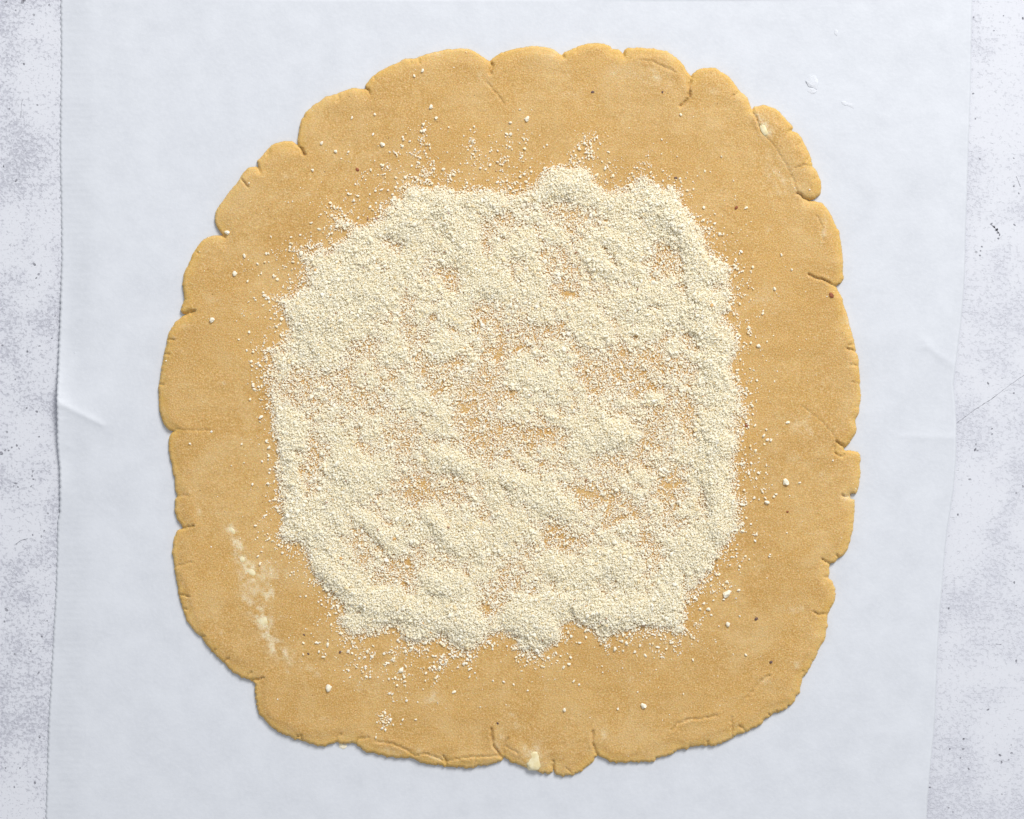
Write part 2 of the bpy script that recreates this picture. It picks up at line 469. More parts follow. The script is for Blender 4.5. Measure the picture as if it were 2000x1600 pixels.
# ------------------------------------------------------------------ rolled dough
OUT = [(957,120),(970,108),(985,101),(1010,94),(1040,90),(1062,91),(1080,96),(1092,104),(1097,109),(1102,103),(1110,99),(1130,90),(1150,86),
(1165,84),(1180,85),(1192,90),(1195,95),(1205,96),(1213,99),(1217,107),(1219,97),(1228,93),(1250,93),(1280,96),(1303,101),(1320,112),(1335,127),
(1344,142),(1350,152),(1354,143),(1360,137),(1375,132),(1398,133),(1408,141),(1420,147),(1430,156),(1440,172),(1446,181),(1455,184),(1460,190),
(1464,205),(1468,215),(1473,209),(1485,206),(1491,205),(1505,209),(1520,216),(1530,228),(1542,240),(1548,249),(1546,256),(1557,259),(1565,267),
(1572,282),(1580,298),(1586,318),(1588,326),(1595,333),(1602,350),(1604,365),(1602,378),(1597,386),(1588,390),(1577,391),(1590,393),(1605,396),
(1612,402),(1620,415),(1630,435),(1638,450),(1641,465),(1645,490),(1647,515),(1647,545),(1643,552),(1637,556),(1631,559),(1637,567),(1645,580),
(1650,600),(1657,622),(1664,650),(1670,672),(1673,683),(1671,687),(1675,692),(1677,705),(1679,735),(1680,760),(1681,775),(1680,790),(1677,808),
(1670,820),(1673,832),(1671,847),(1665,855),(1657,869),(1648,876),(1649,880),(1660,880),(1675,882),(1680,890),(1680,930),(1676,955),(1672,964),
(1661,966),(1661,974),(1670,976),(1669,1000),(1666,1035),(1662,1055),(1656,1072),(1646,1086),(1637,1091),(1630,1100),(1620,1101),(1620,1110),
(1621,1120),(1618,1129),(1627,1137),(1631,1150),(1632,1165),(1625,1185),(1617,1199),(1616,1205),(1616,1225),(1610,1247),(1597,1277),(1585,1300),
(1570,1319),(1567,1330),(1561,1350),(1550,1371),(1532,1386),(1522,1390),(1504,1399),(1490,1410),(1472,1422),(1450,1432),(1430,1441),(1410,1452),
(1395,1456),(1380,1455),(1350,1460),(1325,1466),(1300,1477),(1275,1486),(1250,1489),(1225,1491),(1200,1489),(1185,1485),(1172,1476),(1166,1473),
(1161,1482),(1150,1495),(1140,1506),(1125,1512),(1107,1514),(1102,1517),(1087,1516),(1082,1507),(1081,1496),(1079,1507),(1072,1512),(1057,1511),
(1052,1505),(1037,1504),(1025,1497),(1005,1491),(985,1481),(975,1487),(957,1494),(937,1497),(912,1499),(890,1500),(872,1496),(855,1496),(835,1495),
(817,1487),(800,1479),(780,1482),(765,1481),(745,1476),(720,1471),(705,1461),(691,1452),(672,1454),(657,1452),(630,1457),(605,1454),(590,1447),
(575,1445),(560,1437),(545,1430),(525,1415),(507,1395),(501,1375),(497,1350),(495,1329),(480,1327),(462,1317),(437,1295),(415,1274),(392,1245),
(375,1227),(366,1214),(355,1187),(349,1160),(345,1137),(341,1112),(336,1080),(339,1055),(346,1037),(357,1031),(346,1017),(341,1000),(341,977),
(345,969),(342,955),(340,930),(334,902),(329,880),(328,865),(331,851),(340,842),(332,841),(322,832),(315,817),(310,797),(309,760),(311,745),
(316,715),(322,685),(330,650),(340,632),(352,620),(366,614),(357,613),(352,606),(356,595),(361,585),(359,572),(356,557),(359,537),(366,520),
(375,500),(385,482),(395,469),(405,464),(420,460),(436,460),(427,451),(421,441),(420,425),(422,413),(435,392),(450,372),(465,355),(477,335),
(487,327),(500,325),(505,329),(502,315),(512,304),(525,290),(537,280),(555,275),(570,276),(582,283),(581,270),(584,255),(589,235),(597,220),
(615,205),(637,189),(662,182),(675,175),(690,172),(705,174),(715,174),(713,166),(720,160),(730,147),(750,135),(780,121),(790,115),(815,113),
(830,106),(855,100),(880,96),(900,94),(920,97),(937,107),(952,117)]
GRID = 2.3
gx = np.arange(296, 1696, GRID); gy = np.arange(70, 1532, GRID)
X, Y = np.meshgrid(gx, gy)
nz = VNoise(3); nz2 = VNoise(5); nz3 = VNoise(8)
outl = resample(OUT, 2.0)
nrm = np.roll(outl, -1, 0) - np.roll(outl, 1, 0); nrm = nrm / (np.hypot(*nrm.T)[:, None] + 1e-9)
# rugged little breaks along the rim, rougher along the bottom
rough_w = 0.8 + 0.9 * sstep(1150, 1400, outl[:, 1])
off = (1.9 * nz.fbm(outl[:, 0] / 13, outl[:, 1] / 13, 3) + 1.5 * nz2.fbm(outl[:, 0] / 4, outl[:, 1] / 4, 2)) * rough_w
outl = outl + np.stack([nrm[:, 1], -nrm[:, 0]], 1) * off[:, None]
RIM = 60
D = poly_dist(outl, X, Y, RIM)
IN = inside(outl, X, Y)
D = np.where(IN, D, -D)
CRACKS = [  # (points, half width px, depth 0..1, lip)
 ([(957,118),(960,130),(959,144)],2.2,.75,.2), ([(950,160),(963,175),(975,189),(984,200)],1.1,.25,0), ([(1097,107),(1100,114)],2,.6,.1),
 ([(1217,104),(1221,109)],2,.7,.1), ([(1350,150),(1347,165),(1347,190),(1338,198),(1330,209)],2.0,.75,.25),
 ([(1468,213),(1475,228),(1482,244),(1490,262)],1.3,.42,.4), ([(1490,262),(1510,282),(1525,305),(1535,322)],1.0,.18,.25),
 ([(1535,322),(1548,345),(1555,370),(1568,385)],1.0,.18,.25), ([(1580,392),(1565,383),(1558,377)],2.2,.8,.3),
 ([(1633,559),(1620,555),(1612,548),(1605,545),(1590,543),(1580,537)],1.6,.6,.3), ([(1672,686),(1655,681)],1.6,.5,.2),
 ([(1678,714),(1662,713)],1.4,.4,.1), ([(1679,748),(1665,746)],1.2,.35,.1), ([(1650,875),(1640,866),(1632,864)],2,.7,.25),
 ([(1632,866),(1629,882),(1637,892),(1646,891),(1651,881)],1.3,.5,.1), ([(1664,968),(1655,971),(1645,968)],2,.6,.4),
 ([(1565,793),(1590,812),(1612,830),(1628,850),(1634,864)],1.0,.16,.25), ([(1622,1101),(1613,1098),(1607,1093)],2,.7,.3),
 ([(1639,1092),(1634,1084)],1.8,.6,.1), ([(1621,1129),(1610,1127)],1.6,.5,.2), ([(1619,1199),(1600,1201),(1590,1195)],1.6,.5,.3),
 ([(1571,1320),(1568,1311)],1.5,.5,.1), ([(1503,1319),(1490,1328),(1472,1345),(1460,1363)],1.4,.35,.45),
 ([(1312,1427),(1320,1415),(1345,1405),(1375,1403),(1400,1396)],1.4,.35,.4), ([(1505,1400),(1500,1394)],1.6,.6,.1),
 ([(1523,1391),(1517,1388)],1.4,.5,.1), ([(1431,1442),(1430,1425),(1428,1400)],1.4,.4,.3), ([(1445,1418),(1455,1427)],1.3,.4,.1),
 ([(1382,1456),(1384,1447)],1.8,.6,.1), ([(984,1482),(975,1472),(963,1456),(961,1438),(960,1424)],1.8,.65,.6),
 ([(983,1476),(984,1455),(992,1442)],1.5,.4,.3), ([(985,1455),(1000,1465),(1012,1471)],1.2,.3,.2),
 ([(1166,1474),(1160,1462),(1157,1440),(1158,1428)],1.7,.6,.4), ([(1081,1514),(1081,1488)],2.0,.8,.2), ([(1105,1500),(1117,1510)],1.3,.4,.2),
 ([(872,1498),(872,1486),(866,1476)],1.6,.6,.3), ([(812,1477),(830,1472),(855,1480),(872,1490)],1.3,.35,.5),
 ([(874,1487),(900,1480),(940,1478),(978,1476)],1.3,.35,.5), ([(735,1448),(765,1452),(790,1462),(810,1475)],1.4,.3,.5),
 ([(692,1452),(700,1444),(720,1440)],1.3,.35,.3), ([(657,1453),(658,1440),(667,1434)],1.4,.4,.3), ([(590,1449),(588,1437),(578,1441)],1.8,.7,.2),
 ([(494,1329),(508,1327),(515,1322)],1.8,.7,.2), ([(436,1296),(440,1290),(447,1286)],1.4,.6,.1), ([(414,1275),(420,1268)],1.3,.5,.1),
 ([(391,1246),(399,1243)],1.3,.5,.1), ([(348,1160),(360,1163),(371,1166)],1.4,.5,.3), ([(354,1188),(366,1190)],1.4,.5,.1),
 ([(341,1107),(360,1102),(375,1097)],1.2,.35,.2), ([(356,1031),(372,1030),(378,1025)],1.7,.6,.4),
 ([(338,843),(346,838),(370,841),(400,840),(412,843)],1.1,.26,.2), ([(344,969),(370,968)],1.2,.25,.1), ([(308,750),(318,751)],1.4,.5,.1),
 ([(320,691),(331,692)],1.2,.5,.1), ([(362,614),(370,612),(380,608)],3.0,.8,.3), ([(434,461),(441,464)],2,.7,.2), ([(503,327),(507,337)],1.6,.6,.2),
 ([(581,281),(588,290),(595,302)],2.0,.85,.2), ([(471,348),(478,358),(485,366)],1.3,.5,.1), ([(523,302),(526,294)],1.6,.5,.1),
 ([(711,168),(718,176),(722,184)],1.9,.75,.2), ([(661,181),(663,193),(657,198)],1.3,.4,.2), ([(815,112),(820,125)],1.4,.35,.2),
 ([(1250,118),(1275,120),(1290,128),(1305,135),(1320,143)],1.5,.2,.35), ([(1595,420),(1605,440),(1607,470)],1.2,.2,.25),
 ([(1445,180),(1436,184),(1428,190)],1.3,.35,.3), ([(1548,252),(1540,258)],1.4,.4,.2), ([(1588,325),(1575,322),(1555,328)],1.1,.3,.2),
]
for _ in range(16):                                        # hairline nicks round the rim
    i = rng.integers(len(outl)); p0 = outl[i]; nn = np.array([nrm[i, 1], -nrm[i, 0]]); nn = nn * (1 if True else 1)
    c = np.array([1000, 800.]) - p0; c /= np.hypot(*c)
    l = rng.uniform(6, 16); tq = np.array([-c[1], c[0]]) * rng.uniform(-.5, .5)
    CRACKS.append(([tuple(p0 - 2 * c), tuple(p0 + (c + tq) * l * .5), tuple(p0 + (c + tq * .3) * l)], rng.uniform(.9, 1.4), rng.uniform(.25, .5), .15))
crk = np.zeros(X.shape); lip = np.zeros(X.shape)
for pts, w, dep, lp in CRACKS:
    pts = resample(pts, 3, False)
    pts = pts + np.stack([nz.fbm(pts[:, 0] / 5, pts[:, 1] / 5, 2), nz2.fbm(pts[:, 0] / 5, pts[:, 1] / 5, 2)], 1) * 1.8
    dd = poly_dist(pts, X, Y, 26, False)
    ww_ = w * (1.1 + 0.9 * nz3.fbm(X / 5, Y / 5, 2))           # ragged, opening and closing
    crk = np.maximum(crk, .85 * dep * np.exp(-(dd / np.maximum(ww_, .5)) ** 2))
    if lp: lip = np.maximum(lip, lp * np.exp(-((dd - 5) / 5) ** 2) * (0.35 + 0.65 * sstep(-.1, .3, nz3.fbm(X / 26, Y / 26, 2))))
TH = 12.5                                                  # dough thickness in photograph pixels (3.5 mm)
RND = 8.0
dn = np.clip(D / RND, 0, 1)
taper = 24 * (1 + .8 * nz.fbm(X / 45, Y / 45, 2))
prof = np.sqrt(np.clip(1 - (1 - np.clip(D / 4.6, 0, 1)) ** 2.2, 0, 1)) * (0.74 + 0.26 * sstep(0, 1, D / taper))
bulge = 0.8 * np.exp(-((D - 20) / 14) ** 2) * (0.5 + 0.9 * nz2.fbm(X / 70, Y / 70, 2))
und = 1.5 * nz.fbm(X / 160, Y / 160, 3) + 0.5 * nz3.fbm(X / 34, Y / 34, 3) + 0.16 * nz2.fbm(X / 9, Y / 9, 2) + 0.5 * nz3.fbm(X / 220, Y / 26, 2)
top = TH + und + bulge + 1.9 * lip
top += 2.4 * sstep(-10, 0, (X - 1490) * 0.75 - (Y - 262) * 0.42) * sstep(200, 260, Y) * (1 - sstep(340, 395, Y)) * (D > 0) * sstep(60, 30, D)
Z = np.maximum(top * prof - crk * TH * prof, 0.4 * (D > 0))
flour = np.zeros(X.shape)
def smear(px, py, rx_, ry_, ang, amt, sc=9):
    global flour
    a = math.radians(ang); dx, dy = X - px, Y - py
    u_ = (dx * math.cos(a) + dy * math.sin(a)) / rx_; v_ = (-dx * math.sin(a) + dy * math.cos(a)) / ry_
    f = np.exp(-(u_ * u_ + v_ * v_)) * amt * (0.5 + 1.3 * nz3.fbm(X / sc, Y / sc, 3))
    flour = np.maximum(flour, np.clip(f, 0, 1))
for a in [(452,1035,13,8,60,1.6),(463,1062,18,9,65,1.5),(472,1092,18,11,50,1.7),(492,1117,22,14,45,1.7),(482,1140,30,14,70,.9),(528,1118,32,20,20,.8),(524,1160,20,14,80,1.3),(530,1145,12,10,0,1.2),
          (488,1178,20,12,30,1.4),(502,1195,20,15,60,1.6),(516,1215,24,14,80,1.8),(522,1242,18,12,70,1.6),(538,1262,20,13,50,1.5),(553,1277,22,11,50,1.2),(510,1170,40,20,60,.7),
          (500,1140,30,12,20,.4),(560,1280,40,14,40,.3),(610,1310,20,6,40,.5),(845,1370,14,20,20,.6),(1043,1482,22,26,0,.9),(1030,1462,14,10,0,.5),(1275,150,45,18,10,.45),(1205,140,20,14,0,.4),
          (1525,350,40,34,60,.40),(1495,250,10,20,-25,1.0),(1480,228,5,16,-20,.9),(1610,450,6,26,5,.7),(1570,840,40,18,30,.40),(1545,895,30,8,20,.35),
          (1495,590,24,24,0,.35),(1555,1190,24,6,0,.5),(1500,1335,20,10,30,.5),(1555,1300,14,10,0,.45),(1655,970,12,8,0,.8),(1610,925,14,8,0,.4),
          (1395,178,8,6,0,.6),(1450,190,10,5,0,.7),(440,590,30,8,10,.3),(640,190,20,8,-30,.25),(560,350,8,6,0,.5),(600,380,8,6,0,.6),
          (860,105,26,4,-8,.5),(975,1450,10,22,20,.45),(1010,1420,12,10,0,.3),(1020,1475,20,10,25,.35),(1180,1435,8,10,0,.5),(850,1480,20,6,10,.5),
          (760,1465,40,6,14,.5),(945,152,12,8,50,.5),(1115,185,20,8,0,.3),(700,480,60,30,0,.12),(430,1000,8,6,0,.4),(390,1000,5,8,0,.5)]:
    smear(*a)
for _ in range(130):                                       # pale fat flecks pressed into the surface
    px, py = rng.uniform(320, 1670), rng.uniform(95, 1500)
    r_ = rng.uniform(2, 6)
    smear(px, py, r_ * rng.uniform(1, 2.2), r_, rng.uniform(0, 180), rng.uniform(.15, .6), 6)
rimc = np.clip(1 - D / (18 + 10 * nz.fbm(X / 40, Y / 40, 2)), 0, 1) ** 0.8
vx, vy, base, insd, quads, tris, border = sdf_mesh(X, Y, D)
zz = np.concatenate([Z[insd], np.full(len(vx) - base, 0.25)])
fl = np.concatenate([flour[insd], np.zeros(len(vx) - base)])
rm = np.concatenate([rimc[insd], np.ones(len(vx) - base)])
zw = PAPER_Z + zz * S
wx, wy = W(vx, vy, zw)
wlow = np.arange(base, len(vx))
co = np.stack([wx, wy, zw], 1)
low = co[wlow].copy(); low[:, 2] = PAPER_Z - 0.0003       # lower lip, pressed on the paper
remap = {int(a): len(co) + i for i, a in enumerate(wlow)}
skirt = np.array([(a, remap[int(a)], remap[int(b)], b) for a, b in border])
co = np.vstack([co, low])
under = quads[:, ::-1]
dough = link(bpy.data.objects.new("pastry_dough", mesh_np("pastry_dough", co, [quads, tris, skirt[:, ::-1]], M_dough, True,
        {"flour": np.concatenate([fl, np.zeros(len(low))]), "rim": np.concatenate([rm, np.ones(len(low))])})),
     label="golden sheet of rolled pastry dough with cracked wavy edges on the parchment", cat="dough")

def dough_z(px, py):
    """height of the dough's surface (photograph pixels above the paper)"""
    i = np.clip(((np.asarray(px) - gx[0]) / GRID).round().astype(int), 0, len(gx) - 1)
    j = np.clip(((np.asarray(py) - gy[0]) / GRID).round().astype(int), 0, len(gy) - 1)
    return Z[j, i]

# ------------------------------------------------------------------ lumps: butter, nut skins (parts of the dough)
ICO_T = (1 + 5 ** .5) / 2
ICO_V = np.array([(-1, ICO_T, 0), (1, ICO_T, 0), (-1, -ICO_T, 0), (1, -ICO_T, 0), (0, -1, ICO_T), (0, 1, ICO_T), (0, -1, -ICO_T), (0, 1, -ICO_T),
                  (ICO_T, 0, -1), (ICO_T, 0, 1), (-ICO_T, 0, -1), (-ICO_T, 0, 1)]); ICO_V /= np.linalg.norm(ICO_V[0])
ICO_F = np.array([(0, 11, 5), (0, 5, 1), (0, 1, 7), (0, 7, 10), (0, 10, 11), (1, 5, 9), (5, 11, 4), (11, 10, 2), (10, 7, 6), (7, 1, 8),
                  (3, 9, 4), (3, 4, 2), (3, 2, 6), (3, 6, 8), (3, 8, 9), (4, 9, 5), (2, 4, 11), (6, 2, 10), (8, 6, 7), (9, 8, 1)])
def subdiv(v, f):
    v = list(map(tuple, v)); c = {}
    def mid(a, b):
        k = (min(a, b), max(a, b))
        if k not in c:
            m = (np.array(v[a]) + np.array(v[b])) / 2; c[k] = len(v); v.append(tuple(m / np.linalg.norm(m)))
        return c[k]
    nf = []
    for a, b, d in f:
        x, y, z_ = mid(a, b), mid(b, d), mid(d, a)
        nf += [(a, x, z_), (b, y, x), (d, z_, y), (x, y, z_)]
    return np.array(v), np.array(nf)
ICO2_V, ICO2_F = subdiv(ICO_V, ICO_F)
ICO3_V, ICO3_F = subdiv(ICO2_V, ICO2_F)
def lump_mesh(name, sx, sy, sz, mat, seed, amp=0.28, boxy=0.0, fine=False):
    r = np.random.default_rng(seed); v, f = (ICO3_V, ICO3_F) if fine else (ICO2_V, ICO2_F)
    v = v.copy()
    if boxy: v = np.sign(v) * np.abs(v) ** (1 - boxy); v /= np.abs(v).max()
    for _ in range(4):                                     # random dents and bumps
        d = r.normal(size=3); d /= np.linalg.norm(d)
        v *= (1 + amp * r.uniform(-1, 1) * np.exp(-((v @ d - 1) / .5) ** 2))[:, None]
    v *= (1 + amp * .3 * r.uniform(-1, 1, len(v)))[:, None]
    return mesh_np(name, v * np.array([sx, sy, sz]) * S, f, mat, fine)
def place(o, px, py, dz, rot=0):
    zz_ = PAPER_Z + (float(dough_z(px, py)) + dz) * S
    x, y = W(px, py, zz_)
    o.location = (float(x), float(y), zz_); o.rotation_euler = (0, 0, rot)

for k, (px, py, sx, sy, sz, rot, lab) in enumerate([
        (1041, 1485, 15, 20, 6.0, .12, "pale butter lump showing in the bottom rim"),
        (515, 1212, 10, 11, 3.0, .3, "soft yellow butter lump in the pale streak"),
        (454, 1036, 4, 9, 1.6, .6, "thin butter flake at the top of the pale streak"),
        (473, 1092, 5, 6, 1.6, 0, "small butter dab half way down the pale streak"),
        (492, 1118, 9, 6, 1.6, -.6, "broad butter dab below the middle of the pale streak"),
        (1492, 254, 6, 12, 2.5, .45, "pale flap of butter in the upper right fold")]):
    o = bpy.data.objects.new("butter_lump", lump_mesh("butter_lump", sx, sy, sz, M_butter, 100 + k, .22, .48 if k == 0 else .35 if k == 1 else .15, True))
    place(o, px, py, (-0.8 if k < 2 else -.6) * sz, rot); link(o, dough, label=lab)
for k, (px, py, d, mt, lab) in enumerate([
        (698, 331, 8, M_skin, "red-brown nut skin fleck upper left"), (1438, 406, 7, M_skin, "red-brown nut skin fleck upper right"),
        (1624, 577, 9, M_skin, "red-brown nut skin fleck on the right rim"), (1458, 832, 7, M_skin, "red-brown nut skin fleck at the almonds' right edge"),
        (1320, 348, 7, M_plum, "dark purple fleck above the almonds"), (1158, 180, 6, M_plum, "dark fleck near the top rim"),
        (1294, 180, 4, M_plum, None), (1477, 1209, 7, M_plum, "dark streak fleck lower right"), (1506, 1293, 5, M_plum, None),
        (664, 1274, 5, M_plum, None), (602, 1277, 4, M_plum, None), (1538, 1000, 5, M_skin, None), (972, 1413, 4, M_plum, None),
        (594, 1240, 4, M_plum, None), (345, 1452, 1, M_plum, None)][:-1]):
    o = bpy.data.objects.new("nut_skin_fleck", lump_mesh("nut_skin_fleck", d * .62, d * .42, d * .28, mt, 200 + k))
    place(o, px, py, 0, random.uniform(0, 3)); link(o, dough, label=lab)

# ------------------------------------------------------------------ ground almonds
MEAL = [(568,483),(578,497),(588,512),(595,525),(598,545),(592,560),(583,568),(568,574),(548,577),(520,577),(538,592),(548,610),(556,625),(563,640),
(556,655),(541,668),(528,682),(524,695),(530,710),(520,722),(519,745),(521,765),(524,790),(529,812),(527,842),(538,858),(541,880),(540,900),(534,912),
(538,930),(541,950),(543,970),(547,990),(543,1010),(546,1030),(543,1045),(552,1062),(566,1071),(577,1058),(590,1060),(588,1072),(596,1090),(603,1108),
(612,1128),(630,1150),(648,1160),(660,1178),(668,1192),(660,1205),(657,1225),(668,1240),(690,1248),(712,1252),(740,1240),(765,1232),(775,1240),
(785,1255),(810,1262),(835,1262),(852,1255),(862,1248),(885,1262),(905,1274),(930,1278),(945,1262),(955,1250),(975,1247),(992,1243),(1003,1252),
(1000,1268),(1022,1277),(1050,1279),(1078,1264),(1100,1254),(1110,1240),(1105,1226),(1122,1218),(1150,1228),(1165,1244),(1180,1258),(1200,1247),
(1215,1236),(1245,1228),(1270,1226),(1290,1228),(1308,1240),(1330,1247),(1343,1240),(1338,1222),(1348,1203),(1340,1188),(1352,1160),(1368,1150),
(1378,1128),(1395,1108),(1408,1085),(1425,1062),(1440,1045),(1450,1025),(1447,1000),(1450,985),(1438,960),(1440,930),(1446,910),(1437,890),(1455,860),
(1460,840),(1456,812),(1462,800),(1452,775),(1455,760),(1440,745),(1432,722),(1425,712),(1440,700),(1452,672),(1440,655),(1432,640),(1420,622),
(1427,590),(1433,560),(1425,540),(1432,520),(1415,508),(1402,500),(1390,478),(1385,455),(1375,440),(1362,432),(1350,415),(1338,395),(1333,378),
(1315,367),(1290,365),(1275,352),(1252,337),(1243,350),(1228,362),(1205,366),(1185,368),(1168,358),(1160,340),(1145,325),(1130,317),(1115,325),
(1095,325),(1075,328),(1062,335),(1048,350),(1042,364),(1020,372),(1000,374),(985,364),(970,366),(955,360),(942,372),(920,370),(900,372),(880,366),
(862,362),(845,366),(825,362),(800,365),(790,368),(785,380),(765,392),(752,405),(742,418),(725,428),(712,436),(695,440),(668,424),(648,418),(650,435),
(660,448),(678,452),(672,462),(655,468),(645,478),(630,480),(610,490),(598,488)]
CELL = 2.5
mx = np.arange(470, 1520, CELL); my = np.arange(240, 1450, CELL)
MX, MY = np.meshgrid(mx, my)
MP = resample(MEAL, 4)
nA, nB, nC, nD = VNoise(21), VNoise(22), VNoise(23), VNoise(24)
MP = MP + np.stack([nA.fbm(MP[:, 0] / 16, MP[:, 1] / 16, 3), nB.fbm(MP[:, 0] / 16, MP[:, 1] / 16, 3)], 1) * 6
DM = poly_dist(MP, MX, MY, 160)
INM = inside(MP, MX, MY)
ang = math.radians(52)                                     # brush direction: down to the right
uu = MX * math.cos(ang) + MY * math.sin(ang); vv = -MX * math.sin(ang) + MY * math.cos(ang)
wa = 46 * nD.fbm(MX / 210, MY / 210, 2); wb = 46 * nC.fbm(MX / 190, MY / 190, 2)     # hand sweeps bend
lo = nA.fbm((MX + wa) / 120, (MY + wb) / 120, 3)
mi = 0.6 * nB.fbm((uu + wa) / 58, (vv + wb) / 26, 3) + 0.5 * nC.fbm((MX + wb) / 34, (MY + wa) / 44, 3)
hi = nC.fbm((uu + wa) / 17, (vv + wb) / 10, 2)
edge = sstep(0, 16, DM)
T = 4.9 + 2.2 * lo + 4.4 * mi + 2.8 * hi
bandn = 0.4 + 1.0 * sstep(-.4, .4, nD.fbm(MX / 90, MY / 90, 2))
T += 3.2 * np.exp(-((DM - 46) / 26) ** 2) * bandn
T += 1.1 * sstep(860, 620, MX) * sstep(1180, 1000, MY)          # more meal fell on the left
T = np.maximum(T, 2.5 + .8 * hi)
def spot(px, py, rx_, ry_, a, mul=None, add=None):
    global T
    a = math.radians(a); dx, dy = MX - px, MY - py
    wob = 1 + .45 * nC.fbm(MX / 14, MY / 14, 2)
    u_ = (dx * math.cos(a) + dy * math.sin(a)) / rx_; v_ = (-dx * math.sin(a) + dy * math.cos(a)) / ry_
    f = np.exp(-((u_ * u_ + v_ * v_) * wob) ** 1.3)
    if mul is not None: T = T * (1 - f) + np.minimum(T, mul * (1 + .5 * hi)) * f
    if add is not None: T = T + add * f
thick = [(1110,350,60,26,0,3),(900,382,90,16,4,4),(1300,400,26,50,-45,5),(1345,460,20,50,-35,4),(620,620,60,90,20,3),(700,560,60,50,0,2),(860,1030,50,14,50,5),
 (740,1040,70,14,42,5),(640,1115,34,14,42,7),(655,1145,18,20,0,4),(1200,845,40,26,10,5),(1090,985,26,46,-40,5),(900,1225,40,40,0,5),(1050,1225,45,24,0,5),
 (1400,850,24,50,0,4),(1420,720,14,60,0,4),(1245,590,50,30,0,3),(960,560,40,60,20,3),(850,820,50,30,30,2),(1180,1110,60,20,-20,4),(760,1180,70,26,10,5),
 (1180,1200,50,26,0,4),(1400,1010,14,60,0,5),(800,430,70,24,-20,3),(1190,500,40,30,30,3),(1370,600,20,60,0,3),(580,840,20,60,0,1),(1020,480,50,30,0,2),
 (900,470,24,60,-25,4),(1050,740,40,18,10,3),(690,930,60,30,30,3),(880,900,60,18,10,4),(1010,940,30,14,0,5),(1080,1100,30,20,0,3),(860,1140,40,24,20,4)]
for a in thick: spot(*a[:5], add=a[5] * 1.25)
thin = [(980,428,36,22,0,2.6),(1092,412,60,26,10,2.2),(1300,500,44,32,20,2.0),(1345,395,14,10,0,2),(885,540,20,26,-20,2.0),(765,478,36,16,10,2.4),(1325,720,26,20,0,2.2),
 (1345,815,16,34,0,2.2),(1375,985,12,36,-15,1.8),(1190,905,50,22,0,2.4),(815,965,40,26,10,2.0),(955,610,40,36,0,2.2),(1120,1060,40,20,0,2.6),
 (1192,500,7,44,-35,1.8),(800,640,20,34,0,2.4),(690,780,60,40,0,3.4),(580,760,50,60,0,3.6),(1045,650,70,26,-10,2.2),(1200,720,50,40,0,2.6),(1050,850,70,30,0,2.0),
 (930,770,60,70,20,2.2),(940,860,60,30,0,2.2),(1265,870,20,50,20,2.6),(610,900,30,70,0,2.4),(960,1180,30,40,0,2.2),(1110,1230,20,16,0,2.0),
 (1090,1040,30,40,-20,2.2),(1190,970,70,30,20,2.2),(1310,950,36,40,0,2.0),(798,1108,20,28,-20,2.4),(1000,1130,30,26,0,2.6),(1270,690,24,26,0,2.2),
 (1395,560,20,16,0,2.4),(715,680,30,24,0,2.6),(790,860,44,40,0,2.8),(1070,500,14,40,-20,2.4)]
for a in thin: spot(*a[:5], mul=.72 * a[5] + .45)
bare = [(1110,573,24,10,10,.25),(1045,440,9,7,0,.2),(1278,543,17,8,-10,.3),(928,636,13,7,-50,.15),(1012,682,30,10,-10,.7),(890,706,26,16,-30,.45),(858,765,24,6,-20,.5),
 (970,690,30,18,20,1.0),(762,614,5,10,-30,.3),(905,795,18,8,30,.7),(985,893,10,7,0,.3),(826,945,13,11,0,.2),(1140,962,44,12,20,.45),(1212,1013,30,7,-12,.2),
 (1305,948,13,12,-30,.2),(1315,930,10,8,0,.5),(1078,1030,16,13,0,.6),(1068,1062,7,18,-20,.4),(1010,1063,14,4,40,.3),(795,1097,15,10,30,.1),(791,1142,6,14,0,.25),
 (950,1190,12,16,-30,.5),(770,1236,7,11,-40,.3),(1062,843,34,12,-10,.8),(1245,765,22,18,0,.9),(1213,690,12,9,0,.5),(586,920,6,16,0,.3),(582,885,8,10,0,.7),
 (1000,770,20,14,0,1.0),(1055,905,14,10,0,.8),(1085,560,12,8,0,.9),(880,640,12,10,0,.9),(845,620,10,8,0,.9),(1148,535,5,24,-36,.9),(1330,560,20,8,0,1.0),
 (930,825,20,10,0,1.0),(990,830,24,10,20,.9),(1275,600,16,10,0,1.1),(1040,1150,10,8,0,.8),(600,960,8,24,0,.8),(1240,660,10,8,0,.9),(700,1195,10,10,0,1.2)]
for a in bare: spot(a[0], a[1], a[2] * .85, a[3] * .85, a[4], mul=.7 * a[5] + .2)
T = np.clip(T, 0.12, 15) * (0.22 + 0.78 * edge)
T = np.where(INM, np.minimum(T, 2.2 + DM * .5), 0)
